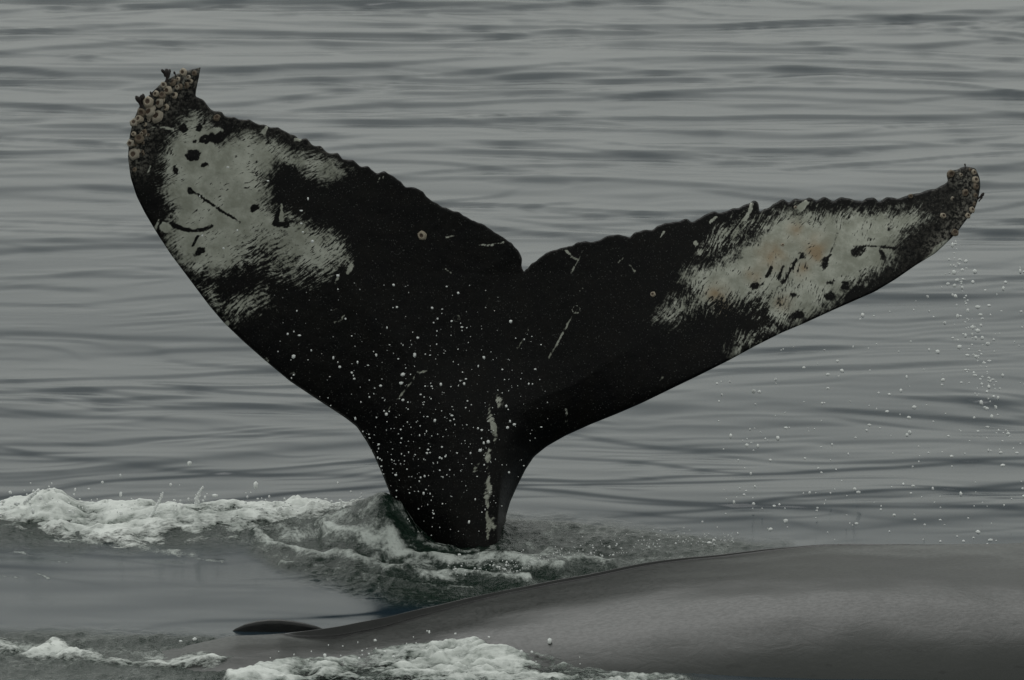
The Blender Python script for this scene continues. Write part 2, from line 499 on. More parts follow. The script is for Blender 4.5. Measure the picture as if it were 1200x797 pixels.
def resample(pts, step):
    p = np.asarray(pts, float)
    L = np.concatenate([[0], np.cumsum(np.hypot(*np.diff(p, axis=0).T))])
    s = np.linspace(0, L[-1], int(L[-1] / step) + 1)
    return np.stack([np.interp(s, L, p[:, 0]), np.interp(s, L, p[:, 1])], 1)

def smooth_poly(p, k):
    q = p.copy()
    for _ in range(k):
        q[1:-1] = 0.25 * q[:-2] + 0.5 * q[1:-1] + 0.25 * q[2:]
    return q

Y_TAIL = 0.12

def tail_mid(px, py):
    """depth of the fluke's middle surface: the flukes sweep, cup and twist"""
    s = (px - 600.0) * 0.004
    lead_r = interp(px, [(590, 600), (640, 523), (753, 472), (886, 405), (1000, 353), (1073, 311), (1149, 230)])
    lead_l = interp(px, [(150, 185), (160, 230), (200, 298), (262, 378), (340, 447), (430, 518), (470, 600)])
    up_r = np.clip(lead_r - py, -10, 400) * 0.004
    up_l = np.clip(lead_l - py, -10, 500) * 0.004
    wr = sstep(590, 930, px); wl = sstep(580, 330, px)
    y = wr * (0.55 * up_r + 0.10 * np.clip(s, 0, 3) ** 2)
    y = y + wl * (0.10 * up_l - 0.07 * np.clip(-s, 0, 3) ** 2)
    y = y + (1 - wr) * (1 - wl) * 0.0
    return y

def build_tail():
    ol = smooth_poly(resample(LEAD_L, 2.0), 2); tl = smooth_poly(resample(TRAIL_L, 2.0), 1)
    tr = smooth_poly(resample(TRAIL_R, 2.0), 1); orr = smooth_poly(resample(LEAD_R, 2.0), 2)
    for q, sd_ in ((tl, 3), (tr, 4)):
        nse = noise(q[:, 0] * 0.11, q[:, 1] * 0.11, sd_)
        q[3:-3, 1] += 1.5 * nse[3:-3]
    out = np.concatenate([ol[:-1], tl[:-1], tr[:-1], orr])
    n = len(out)
    step = 1.7
    gx, gy = np.meshgrid(np.arange(146, 1152, step), np.arange(76, 760, step))
    gx = gx + (np.arange(gx.shape[0]) % 2)[:, None] * step / 2
    gx = gx.ravel(); gy = gy.ravel()
    m = inside(gx, gy, out[::2]); gx, gy = gx[m], gy[m]
    d = seg_dist(gx, gy, np.concatenate([out[::2], out[-1:]]), True)
    m = d > 1.2; gx, gy, d = gx[m], gy[m], d[m]
    pts = [Vector(p) for p in out] + [Vector((x, y)) for x, y in zip(gx, gy)]
    res = delaunay_2d_cdt(pts, [], [list(range(n))], 1, 1e-5)
    vv = np.array([tuple(p) for p in res[0]]); ff = np.array([f for f in res[2] if len(f) == 3])
    # orientation
    a, b, c = vv[ff[:, 0]], vv[ff[:, 1]], vv[ff[:, 2]]
    area = (b[:, 0] - a[:, 0]) * (c[:, 1] - a[:, 1]) - (b[:, 1] - a[:, 1]) * (c[:, 0] - a[:, 0])
    ff = np.where((area < 0)[:, None], ff[:, ::-1], ff)      # image y is down
    px, py = vv[:, 0], vv[:, 1]
    dlead = np.minimum(seg_dist(px, py, ol[::3]), seg_dist(px, py, orr[::3]))
    dtrail = np.minimum(seg_dist(px, py, tl[::3]), seg_dist(px, py, tr[::3]))
    dall = seg_dist(px, py, out, True)
    edge = dall < 0.05
    # half thickness in px units: rounded leading edge, thin trailing edge
    r = np.clip(dlead / 130.0, 0, 1)
    T = 9 + 12 * sstep(330, 60, np.abs(px - 590))
    t = T * np.sqrt(np.clip(1 - (1 - r) ** 2, 0, 1))
    t = np.minimum(t, 2.2 + 0.10 * dtrail)
    t = np.where(edge, 0, np.minimum(t, 1.6 * dall + 0.6)) * 0.004
    # tail stock: keeled, deepening towards the body
    xl = interp(py, [(300, 420), (480, 400), (520, 431), (560, 450), (620, 464), (760, 470)])
    xr = interp(py, [(300, 760), (480, 700), (523, 641), (560, 612), (600, 594), (640, 591), (760, 592)])
    xk = interp(py, [(300, 600), (480, 588), (560, 584), (620, 582), (760, 580)])
    B = interp(py, [(320, 0.0), (420, 0.05), (500, 0.14), (580, 0.24), (640, 0.30), (760, 0.36)])
    f = np.where(px < xk, (px - xl) / (xk - xl), (xr - px) / np.maximum(xr - xk, 4))
    f = np.clip(f, 0, 1)
    f = f * f * (3 - 2 * f)
    bulge = np.where(edge, 0, B * f)
    ym = Y_TAIL + tail_mid(px, py)
    fine = 0.0016 * fbm(px * 0.05, py * 0.05, 91, 3) * np.where(edge, 0, 1)
    yf = ym - t - bulge + fine
    yb = ym + t + 0.9 * bulge
    Xf, Zf = at(px, py, yf)
    # the far side keeps the outline's own metres, not the sight lines
    Xm, Zm = at(px, py, ym)
    nf = len(vv)
    inner = np.where(~edge)[0]
    remap = np.arange(nf); remap[inner] = nf + np.arange(len(inner))
    V = np.concatenate([np.stack([Xf, yf, Zf], 1), np.stack([Xm, yb, Zm], 1)[inner]])
    F = np.concatenate([ff, remap[ff][:, ::-1]])

    # ---------------- pigmentation
    W1 = [(212, 142), (232, 134), (248, 150), (258, 166), (292, 156), (312, 163), (345, 180), (372, 184), (392, 190), (404, 203), (380, 210), (350, 196), (322, 190), (308, 205), (312, 222),
          (310, 238), (330, 252), (352, 262), (372, 270), (398, 286), (402, 306), (376, 322), (345, 332), (310, 330), (285, 322), (262, 320), (228, 318),
          (206, 302), (196, 278), (200, 262), (204, 244), (190, 224), (196, 206), (188, 190), (198, 168)]
    W2 = [(233, 338), (250, 340), (262, 352), (276, 346), (298, 332), (318, 338), (310, 356), (290, 366), (276, 374), (258, 362)]
    W3 = [(855, 300), (880, 285), (893, 268), (905, 254), (930, 248), (960, 250), (985, 252), (1003, 246), (1020, 250), (1045, 250), (1075, 247), (1083, 254), (1066, 266), (1048, 280), (1046, 300),
          (1026, 318), (1000, 334), (985, 345), (965, 358), (930, 379), (900, 394), (880, 404), (858, 414), (872, 392), (895, 380), (885, 365), (850, 362), (810, 368), (790, 378), (772, 372),
          (785, 355), (810, 345), (800, 325), (815, 315), (838, 312)]
    W4 = [(835, 272), (850, 262), (872, 255), (892, 256), (880, 275), (850, 290), (830, 302), (822, 292)]
    W5 = [(1076, 312), (1094, 291), (1108, 279), (1114, 283), (1096, 299)]
    K1 = [(284, 290), (302, 276), (330, 284), (352, 300), (352, 318), (330, 326), (300, 330), (276, 334), (282, 312)]
    K2 = [(862, 348), (900, 334), (918, 312), (936, 302), (926, 340), (905, 385), (884, 396), (872, 376), (830, 372), (800, 372), (806, 352)]
    def soft(poly, feather, wgt=1.0):
        return wgt * np.clip(0.5 + sdist(px, py, poly) / (2 * feather), 0, 1)
    pig = np.maximum.reduce([soft(W1, 19), soft(W2, 22, 0.82), soft(W3, 23), soft(W4, 18, 0.66), soft(W5, 4, 0.9)])
    pig = pig - soft(K1, 24, 0.66) - soft(K2, 24, 0.42)
    # mostly black everywhere else
    pig = np.clip(pig, 0, 1) - 0.22 * (pig < 0.02)
    streaky = np.maximum.reduce([soft(K1, 26), soft(K2, 24), soft(W2, 12), soft(W4, 14), 0.7 * band(px, py, [(350, 265), (402, 300), (372, 322)], 26)])
    mark = np.zeros_like(px); rust = np.zeros_like(px)
    bx = px + 1.6 * noise(px * .13, py * .13, 401) + 1.2 * noise(px * .37, py * .37, 402)
    by = py + 1.6 * noise(px * .13, py * .13, 403) + 1.2 * noise(px * .37, py * .37, 404)
    def blob(x, y, rx, ry, ang=0, a=-1.25, soft_=2.4):
        c_, s_ = math.cos(math.radians(ang)), math.sin(math.radians(ang))
        u = (bx - x) * c_ - (by - y) * s_; v = (bx - x) * s_ + (by - y) * c_
        e = np.hypot(u / rx, v / ry) * min(rx, ry)
        return a * sstep(min(rx, ry) + soft_, min(rx, ry) - soft_, e)
    def ringm(x, y, rr, w, a):
        return a * np.exp(-((np.hypot(px - x, py - y) - rr) / w) ** 2)
    def stroke(pts, w, a):
        return a * sstep(w + 1.4, w - 0.9, seg_dist(px + 0.5 * (bx - px), py + 0.5 * (by - py), pts)) * (0.8 + 0.35 * noise(px * .12, py * .12, 78))
    for x, y, rx, ry, an in [(226, 182, 8.5, 7, 20), (240, 163, 5.5, 4.5, 0), (254, 160, 8, 7, 0), (216, 151, 4, 4, 0), (233, 150, 3, 3.5, 0), (240, 193, 3.5, 2.5, 0), (228, 166, 1.6, 1.6, 0), (337, 202, 10, 9, 0),
                             (223, 224, 3, 4, 0), (298, 244, 4.5, 3, 20), (234, 295, 6.5, 4, 25), (1005, 294, 9, 7, 30), (1020, 280, 3, 2, 0), (1033, 297, 2.5, 5, 30), (973, 331, 6, 2.6, 5), (990, 335, 4, 5, 0),
                             (1000, 343, 9, 3, 35), (935, 369, 6.5, 3.2, 25), (972, 347, 5, 4, 30), (885, 335, 5, 4, 0), (930, 346, 4, 3, 0), (1042, 268, 2, 2, 0), (966, 308, 4.5, 8, -15), (940, 300, 3, 3, 0), (206, 200, 3, 3, 0)]:
        mark += blob(x, y, rx, ry, an, -1.25 if x < 600 else -0.75)
    mark += blob(254, 155, 5.5, 3.6, 0, 1.5) + blob(240, 163, 1.6, 1.6, 0, 1.2) + ringm(337, 202, 8.6, 0.9, 0.95)
    mark += stroke([(222, 222), (236, 231), (258, 246), (281, 260)], 1.3, -1.1)
    mark += stroke([(203, 264), (220, 270), (236, 270), (248, 265)], 2.0, -1.1)
    mark += stroke([(332, 222), (330, 244), (322, 262), (336, 264)], 2.6, -1.0)
    mark += stroke([(330, 240), (329, 256)], 1.5, 1.9)
    mark += stroke([(1012, 288), (1030, 289), (1048, 291)], 0.7, -1.0) + stroke([(981, 273), (978, 286), (970, 302), (965, 314)], 1.0, -0.9)
    mark += stroke([(933, 304), (926, 318), (918, 332)], 1.0, -1.0) + stroke([(918, 312), (912, 326)], 1.1, -1.0) + stroke([(904, 314), (898, 324)], 1.4, -1.1)
    # pale scars on the black
    mid_ = dict(a=0.62)
    for pts, w, a in [([(451, 485), (468, 465), (485, 444), (492, 430)], 0.9, .72), ([(491, 437), (500, 434)], 1.3, .7), ([(643, 420), (650, 407), (660, 390), (670, 371)], 1.2, .85),
                      ([(606, 409), (612, 400), (619, 386)], 0.9, .66), ([(669, 320), (676, 308), (684, 293)], 1.1, .75), ([(562, 287), (578, 287), (590, 284)], 1.1, .85), ([(523, 278), (534, 276)], 1.3, .85),
                      ([(544, 284), (556, 285)], .8, .6), ([(522, 315), (529, 320)], 1.1, .8), ([(724, 308), (730, 302)], 1.2, .8), ([(738, 311), (744, 318)], 1.2, .8), ([(661, 293), (668, 298)], 1.3, .85), ([(670, 301), (675, 304)], 1.2, .8),
                      ([(774, 278), (778, 272)], 1.4, .85), ([(832, 260), (839, 255)], 1.3, .85), ([(873, 257), (878, 249), (881, 238)], 1.6, .85), ([(936, 243), (944, 236)], 1.3, .9), ([(939, 246), (946, 238)], 1.1, .9),
                      ([(404, 369), (400, 375), (392, 378)], 1.1, .7), ([(388, 364), (396, 361)], 1, .6), ([(663, 480), (664, 494)], 1.5, .62), ([(649, 470), (649, 478)], .9, .5), ([(773, 447), (778, 441)], 1.2, .6),
                      ([(309, 155), (312, 150)], 1.5, .9), ([(346, 163), (352, 164)], 1.2, .8), ([(172, 205), (176, 195)], 1.0, .7), ([(178, 149), (192, 149), (202, 151)], .9, .75), ([(232, 276), (226, 288)], 1.0, -1),
                      ([(182, 268), (186, 258)], 1.1, .7), ([(197, 270), (192, 262)], 1.2, .8), ([(442, 214), (445, 208)], 1, .8), ([(448, 213), (449, 207)], 1, .8), ([(407, 320), (413, 311)], 1.6, .8), ([(393, 330), (398, 322)], 1, .6)]:
        mark += stroke(pts, w, a * 1.45)
    mark += blob(194, 267, 5, 3.5, 20, 1.3) + blob(158, 200, 3.2, 3.2, 0, .9) + blob(343, 438, 4, 3, 30, .9) + blob(313, 422, 4.5, 3, 35, .9) + blob(266, 380, 2.5, 3, 0, .8)
    mark += ringm(675, 363, 4.6, 1.0, .85) + blob(674, 365, 2.5, 2.5, 0, .6) + ringm(682, 340, 2.6, .7, .8) + ringm(535, 373, 4, 1.2, .6) + blob(536, 372, 2, 2, 0, .7) + ringm(687, 324, 4, 1, .25)
    mark += ringm(391, 457, 5, .8, .5) + blob(481, 353, 3, 2.5, 0, .6) + blob(555, 314, 2.2, 2, 0, .7) + blob(514, 257, 2, 3, 0, .8) + blob(815, 285, 2.6, 2.2, 0, 1.0) + blob(820, 296, 1.8, 1.8, 0, .9) + blob(645, 318, 1.6, 1.6, 0, .9) + blob(650, 325, 1.6, 1.6, 0, .9)
    # worn pale skin down the keel
    kn = fbm(px * 0.09, py * 0.035, 95, 3)
    kb = band(px, py, [(582, 470), (577, 505), (576, 530), (562, 552), (574, 568), (570, 590), (572, 620)], 10) + .5 * band(px, py, [(572, 620), (574, 660)], 8)
    mark += 1.05 * np.clip(kb, 0, 1) * sstep(-0.2, 0.6, kn) + 0.3 * band(px, py, [(560, 550), (566, 553)], 4) + .3 * band(px, py, [(578, 500), (579, 520)], 3)
    streaky = np.maximum(streaky, 0.8 * np.clip(kb, 0, 1))
    for x, y, rr in [(883, 323, 9), (955, 289, 13), (932, 268, 9), (940, 316, 9), (840, 345, 12), (905, 300, 16), (918, 355, 9), (850, 365, 9), (958, 300, 8)]:
        rust += np.exp(-(np.hypot(px - x, (py - y)) / rr) ** 2) * (0.75 + 0.5 * noise(px * .08, py * .08, 66))
    rust = np.clip(rust, 0, 1)
    # encrusted leading edges near both tips
    crust = np.maximum(band(px, py, [(158, 190), (164, 160), (180, 130), (200, 108), (232, 86)], 17), band(px, py, [(1120, 205), (1138, 215), (1134, 240), (1118, 266), (1095, 292)], 14))
    crust = np.maximum(crust, 0.2 * band(px, py, [(1050, 300), (1085, 260), (1115, 225)], 30))
    crust = np.maximum(crust, 0.3 * band(px, py, TRAIL_L[3:24], 9))
    # scratch direction differs from fluke to fluke
    la = np.where(px < 600, math.radians(33), math.radians(62))
    al = ((px - 600) * np.cos(la) - (py - 400) * np.sin(la)) * 0.004 + (px > 600) * 9.0
    ac = ((px - 600) * np.sin(la) + (py - 400) * np.cos(la)) * 0.004
    ac = ac + 0.035 * noise(px * 0.018, py * 0.018, 411) + 0.008 * noise(px * 0.06, py * 0.06, 412)
    def both(q): return np.concatenate([q, q[inner]])
    plain = np.concatenate([np.ones(nf), np.zeros(len(inner))])
    org = (-0.28, Y_TAIL, 0.0)
    o = build('whale', V, F, M_TAIL, origin=org, attrs={'pigment': both(pig) * plain - 0.3 * (1 - plain), 'mark': both(mark) * plain, 'rust': both(rust), 'streaky': both(streaky) * plain,
              'crust': both(crust), 'streak': np.stack([both(al), both(ac), 0 * both(al)], 1)})
    tag(o, 'black whale tail raised upright from the water, flukes patched white, tips crusted with barnacles', 'whale')
    return o, (px, py, yf)

tail, TS = build_tail()

def tail_depth(x, y):
    i = np.argmin((TS[0] - x) ** 2 + (TS[1] - y) ** 2)
    return float(TS[2][i])

# ---- barnacles on the fluke tips
def shell_mesh():
    bm_v, bm_f = [], []
    n = 10
    prof = [(1.0, 0.0), (0.94, 0.28), (0.74, 0.55), (0.56, 0.62), (0.42, 0.50)]
    for k, (r, h) in enumerate(prof):
        for i in range(n):
            a = 2 * math.pi * i / n
            w = r * (1 + (0.07 if i % 2 else -0.05) * (1 if k < 4 else 0))
            bm_v.append((w * math.cos(a), w * math.sin(a), h))
    for k in range(len(prof) - 1):
        for i in range(n):
            j = (i + 1) % n
            bm_f.append((k * n + i, k * n + j, (k + 1) * n + j, (k + 1) * n + i))
    me = bpy.data.meshes.new('barnacle'); me.from_pydata(bm_v, [], bm_f); me.materials.append(M_SHELL)
    for p in me.polygons: p.use_smooth = True
    m2 = bpy.data.meshes.new('mouth')
    v2 = [(0.46 * math.cos(2 * math.pi * i / n), 0.46 * math.sin(2 * math.pi * i / n), 0.515) for i in range(n)] + [(0, 0, 0.40)]
    m2.from_pydata(v2, [], [(i, (i + 1) % n, n) for i in range(n)]); m2.materials.append(M_PLUG)
    return me, m2
SH, MO = shell_mesh()
SHELLS = [SH]
for q_, mm in enumerate((M_SHELL_B, M_SHELL_C)):
    sh2 = SH.copy(); sh2.name = 'barnacle'; sh2.materials.clear(); sh2.materials.append(mm)
    for v_ in sh2.vertices:
        v_.co.x *= 1 + random.uniform(-.12, .12); v_.co.y *= 1 + random.uniform(-.12, .12); v_.co.z *= random.uniform(.75, 1.1)
    SHELLS.append(sh2)

def barnacle(x, y, rpx, tilt=(0, 0)):
    Y = tail_depth(x, y) + random.uniform(-0.003, 0.003)
    rpx *= random.choice((0.7, 0.85, 1.0, 1.1, 1.2))
    X, Z = at(x, y, Y)
    o = bpy.data.objects.new('barnacle', random.choice(SHELLS)); COL.objects.link(o)
    o.parent = tail
    nrm = Vector((tilt[0] + random.uniform(-.4, .4), -1.0, tilt[1] + 0.1 + random.uniform(-.4, .4))).normalized()
    o.location = Vector((float(X), Y, float(Z))) - tail.location
    q = nrm.to_track_quat('Z', 'Y')
    o.rotation_euler = (q.to_matrix() @ Matrix.Rotation(random.random() * 6, 3, 'Z')).to_euler()
    s = rpx * 0.004 * random.uniform(0.9, 1.1)
    o.scale = (s, s * random.uniform(0.85, 1.1), s * random.uniform(0.9, 1.3))
    m = bpy.data.objects.new('mouth', MO); COL.objects.link(m); m.parent = o

B_L = [(157, 181, 6.5), (163, 163, 6.5), (169, 155, 6), (157, 157, 5), (157, 144, 5.5), (176, 132, 6), (184, 137, 6), (195, 126, 5.5), (187, 121, 5), (174, 120, 5.5), (166, 132, 5.5), (163, 140, 4.5),
       (180, 127, 5), (197, 106, 5.5), (203, 97, 5), (192, 100, 5), (209, 93, 5), (215, 85, 5), (211, 102, 4.5), (205, 112, 4.5), (190, 112, 4.5), (221, 91, 4), (228, 86, 4), (153, 168, 4.5), (254, 138, 4.5),
       (158, 199, 3.5), (219, 100, 3.5), (183, 110, 4.5), (170, 146, 4)]
for k in range(26):
    q = random.random()
    p_ = resample([(156, 186), (160, 160), (172, 134), (192, 112), (212, 96), (230, 84)], 1.0)
    c_ = p_[int(q * (len(p_) - 1))]
    B_L.append((c_[0] + random.gauss(3, 5), c_[1] + random.gauss(3, 4), random.uniform(1.8, 3.2)))
B_L = [b_ for b_ in B_L if inside(np.array([b_[0]]), np.array([b_[1]]), LEAD_L + TRAIL_L)[0]]
for x, y, r_ in B_L:
    barnacle(x, y, r_, tilt=(-0.45, 0.35))
B_R = [(1114, 204, 5), (1141, 202, 4.5), (1143, 211, 4.5), (1143, 219, 4.5), (1143, 229, 4), (1142, 239, 4.5), (1139, 246, 4), (1134, 253, 5), (1119, 273, 4), (1126, 205, 3.2), (1131, 226, 4), (1116, 233, 4), (1105, 253, 3.5), (1137, 199, 3.2), (1067, 230, 3)]
for x, y, r_ in B_R:
    barnacle(x, y, r_, tilt=(0.5, 0.15))
for x, y, r_ in [(495, 276, 4.6), (765, 345, 4.6), (917, 287, 2.8), (932, 243, 2.2)]:
    barnacle(x, y, r_)

def stalk_mesh(seed):
    rnd = random.Random(seed)
    V, F = [], []
    p = np.array([0.0, 0, 0]); d = np.array([rnd.uniform(-.3, .3), rnd.uniform(-.3, .1), 1.0])
    rad = [0.22, 0.17, 0.16, 0.30, 0.34, 0.12]
    for k, r in enumerate(rad):
        for i in range(7):
            a = 2 * math.pi * i / 7
            V.append((p[0] + r * math.cos(a), p[1] + r * math.sin(a) * 0.7, p[2]))
        p = p + d * 0.32; d = d + np.array([rnd.uniform(-.35, .35), 0, 0])
    for k in range(len(rad) - 1):
        for i in range(7):
            j = (i + 1) % 7
            F.append((k * 7 + i, k * 7 + j, (k + 1) * 7 + j, (k + 1) * 7 + i))
    F.append(tuple(range(len(V) - 7, len(V))))
    me = bpy.data.meshes.new('stalked_barnacle'); me.from_pydata(V, [], F); me.materials.append(M_STALK)
    for q in me.polygons: q.use_smooth = True
    return me
STK = [stalk_mesh(i) for i in range(4)]
for k, (x, y, h, lean) in enumerate([(195, 96, 17, -0.05), (194, 90, 11, -0.3), (197, 92, 12, 0.25), (166, 126, 17, -0.25), (164, 122, 12, 0.1), (167, 122, 13, 0.25), (178, 114, 8, -0.3), (1146, 233, 11, 1.0), (1147, 236, 9, 0.7), (1131, 197, 6, 0.1), (206, 90, 8, -0.4)]):
    Y = tail_depth(x, y)
    X, Z = at(x, y, Y)
    o = bpy.data.objects.new('stalked_barnacle', STK[k % 4]); COL.objects.link(o); o.parent = tail
    o.location = Vector((float(X), Y, float(Z))) - tail.location
    o.rotation_euler = (0.1, lean, random.random())
    s = h * 0.004 / 1.75
    o.scale = (s, s, s)

# ------------------------------------------------------------------ the second animal's back
RIDGE = [(60, 775), (200, 762), (280, 745), (330, 741.5), (360, 738.5), (400, 733.5), (430, 728), (470, 720), (500, 713), (560, 699), (600, 690), (650, 679), (700, 669.5), (760, 660), (800, 655), (860, 647.5), (900, 643.5), (960, 639.5), (1000, 638), (1100, 636.5), (1200, 637),
         (1400, 642), (1800, 665), (2400, 740)]

def build_back():
    d0 = 20.2
    xs = np.concatenate([np.linspace(-3.2, -1.4, 40)[:-1], np.linspace(-1.4, 2.4, 260)[:-1], np.linspace(2.4, 6.4, 60)])
    pxs = 600 + xs / (math.hypot(d0, 4.3)) / TANH * 600
    target = interp(pxs, RIDGE)
    for _ in range(6):
        target[1:-1] = 0.25 * target[:-2] + .5 * target[1:-1] + .25 * target[2:]
    Yr = interp(xs, [(-3.2, -2.35), (-1.16, -2.28), (-0.95, -2.22), (-0.74, -2.15), (-0.37, -2.02), (0.1, -1.86), (0.75, -1.74), (2.4, -1.66), (6.4, -1.6)])[:, None]
    ry = interp(xs, [(-3.2, 0.45), (-1.4, 0.75), (-0.8, 0.85), (0, 1.05), (1.0, 1.24), (2.4, 1.34), (4.5, 1.25), (6.4, 0.5)])
    rz = interp(xs, [(-3.2, 0.35), (-1.4, 0.5), (-0.8, 0.6), (0, 0.8), (1.0, 1.0), (2.4, 1.1), (4.5, 1.0), (6.4, 0.3)])
    b = interp(xs, [(-3.2, 0), (-0.98, 0.0), (-0.90, 0.016), (-0.75, 0.034), (-0.6, 0.036), (-0.4, 0.026), (-0.1, 0.015), (0.6, 0.012), (1.2, 0.006), (2, 0)])
    bw = interp(xs, [(-3, 0.016), (-0.6, 0.016), (-0.2, 0.010), (2, 0.008)])[:, None]
    n = interp(xs, [(-3, 3.0), (-0.6, 2.5), (0.2, 2.5), (0.8, 2.8), (2.4, 3.0), (6, 2.4)])[:, None]
    u = np.linspace(-1, 1, 520)                     # over the top, finest at the spine; then round underneath
    up = np.sin(u * np.pi / 2) * (0.35 + 0.65 * u ** 2)
    al = np.linspace(0, np.pi, 42)[1:-1]
    oy = np.concatenate([up, np.cos(al)])[None, :]
    oz = np.concatenate([np.clip(1 - np.abs(up)[None, :] ** n, 0, 1) ** (1 / n), np.repeat(-np.sin(al)[None, :], len(xs), 0)], 1)
    yb = Yr + 0.09
    t = np.full(xs.shape, 0.2)
    for it in range(8):
        Y = Yr + oy * ry[:, None]
        Z = (t - rz)[:, None] + oz * rz[:, None]
        yb = Yr + 0.02
        Z = Z - 0.9 * np.maximum(Y - yb, 0) * (oz > 0)          # the far flank falls away from the spine
        Z = Z + 0.0 * Y
        # spine ridge
        Z = Z + (b[:, None] * sstep(-1, 0, (Y - yb) / bw)) * (oz > 0)
        X = np.broadcast_to(xs[:, None], Y.shape)
        _, V = project(X, Y, Z)
        err = V.min(1) - target
        t = t + err * 0.0037
    Z = Z + 0.010 * noise(X * 1.6, Y * 2.2, 201) + 0.004 * noise(X * 4, Y * 6, 202)
    global BACK
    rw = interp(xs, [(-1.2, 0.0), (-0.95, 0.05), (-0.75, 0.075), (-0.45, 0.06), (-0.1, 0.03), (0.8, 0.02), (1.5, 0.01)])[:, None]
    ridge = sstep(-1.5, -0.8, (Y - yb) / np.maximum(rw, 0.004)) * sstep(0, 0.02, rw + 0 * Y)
    BACK = (xs, t, ry, rz, n[:, 0], Yr[:, 0])
    r, cc = X.shape
    v = np.stack([X, Y, Z], -1).reshape(-1, 3)
    i = np.arange(r * cc).reshape(r, cc)
    F = np.stack([i[:-1, :-1], i[1:, :-1], i[1:, 1:], i[:-1, 1:]], -1).reshape(-1, 4)
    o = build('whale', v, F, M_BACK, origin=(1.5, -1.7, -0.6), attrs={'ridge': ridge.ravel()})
    tag(o, 'smooth wet grey whale back lying low in the water in front of the raised tail', 'whale')
    # low knuckle of the spine standing clear of the water past the ridge's end
    q = resample([(270, 741), (276, 736.5), (288, 731), (300, 728), (314, 726), (328, 726), (342, 727.5), (356, 730), (370, 733.5), (384, 739)], 1.5)
    Yk = -1.90
    nx = len(q); u = np.linspace(-1, 1, nx)
    xt, zt = at(q[:, 0], q[:, 1], Yk)
    zb = np.full(nx, -0.06)
    nt = 15
    th = np.linspace(-np.pi / 2, np.pi / 2, nt)
    wid = 0.016 * np.sqrt(np.clip(1 - u ** 2, 0.02, 1))
    KX = xt[:, None] + 0 * th[None, :]
    KY = Yk + wid[:, None] * np.sin(th)[None, :]
    KZ = zb[:, None] + (zt - zb)[:, None] * np.cos(th)[None, :] ** 0.12
    i = np.arange(nx * nt).reshape(nx, nt)
    F = np.stack([i[:-1, :-1], i[1:, :-1], i[1:, 1:], i[:-1, 1:]], -1).reshape(-1, 4)
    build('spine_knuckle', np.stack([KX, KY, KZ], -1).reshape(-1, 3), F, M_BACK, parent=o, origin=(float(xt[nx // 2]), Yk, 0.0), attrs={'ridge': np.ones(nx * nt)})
    return o
back = build_back()

# ------------------------------------------------------------------ white water
def back_height(X, Y):
    xs, t, ry, rz, n, Yr = BACK
    g = lambda q: np.interp(X, xs, q)
    d = np.abs(Y - g(Yr)) / g(ry)
    nn = g(n)
    return np.where(d < 0.99, g(t) - g(rz) + g(rz) * np.clip(1 - np.minimum(d, .99) ** nn, 0, 1) ** (1 / nn), -9.0)

def whitewater(name, poly, x0, x1, v0, v1, hmax, seed, label, thin_bias=0.0, dx=0.0045, dy=0.0075, raised=False):
    _, ya = on_sea(600, v1); _, yb = on_sea(600, v0)
    Xa = float(on_sea(x0, (v0 + v1) / 2)[0]); Xb = float(on_sea(x1, (v0 + v1) / 2)[0])
    gx = np.arange(Xa, Xb, dx); gy = np.arange(ya, yb, dy)
    X, Y = np.meshgrid(gx, gy)
    z, _, _ = sea(X, Y)
    z = np.maximum(z, back_height(X, Y) + 0.004)
    U, V = project(X, Y, z if raised else 0 * X)
    sdv = sdist(U + 14 * noise(X * 2.2, Y * 1.8, seed) + 7 * noise(X * 7, Y * 6, seed + 1), V + 6 * noise(X * 2.4, Y * 2.0, seed + 2) + 3 * noise(X * 8, Y * 6, seed + 3), poly)
    m = sstep(-3, 12, sdv)
    wx = X + 0.06 * noise(X * 3, Y * 3, seed + 20); wy = Y + 0.06 * noise(X * 3, Y * 3, seed + 21)
    bil = np.abs(noise(wx * 3.4, wy * 3.6, seed + 4)) + 0.5 * np.abs(noise(wx * 7, wy * 7.5, seed + 5)) + 0.28 * np.abs(noise(wx * 16, wy * 15, seed + 6)) + 0.09 * np.abs(noise(X * 34, Y * 30, seed + 7)) + 0.03 * noise(X * 70, Y * 60, seed + 9)
    rope = 1 - np.abs(noise((wx + 0.5 * wy) * 2.2, (wy - 0.12 * wx) * 9.0, seed + 12))
    bil = bil + 0.5 * (rope ** 3 - 0.4)
    big = 0.5 + 0.5 * noise(X * 1.9, Y * 1.6, seed + 8)
    z = z - 0.012 + m * (0.012 + hmax * (0.25 + 0.9 * big) * bil)
    thin = np.clip(0.62 * m - 0.12 + 0.55 * (bil - 0.45) + 0.75 * (big - 0.5) + thin_bias, 0, 1)
    keep = (m > 0.03)
    F = grid_faces(*X.shape)
    kf = keep.ravel()[F].any(1)
    F = F[kf]
    used = np.zeros(X.size, bool); used[F.ravel()] = True
    idx = np.cumsum(used) - 1
    v = np.stack([X, Y, z], -1).reshape(-1, 3)[used]
    o = build(name, v, idx[F], M_FOAM, attrs={'thin': thin.ravel()[used], 'edge': np.clip((sdv + 3) / 16, 0, 1).ravel()[used]})
    tag(o, label, 'foam', kind='stuff')
    return o

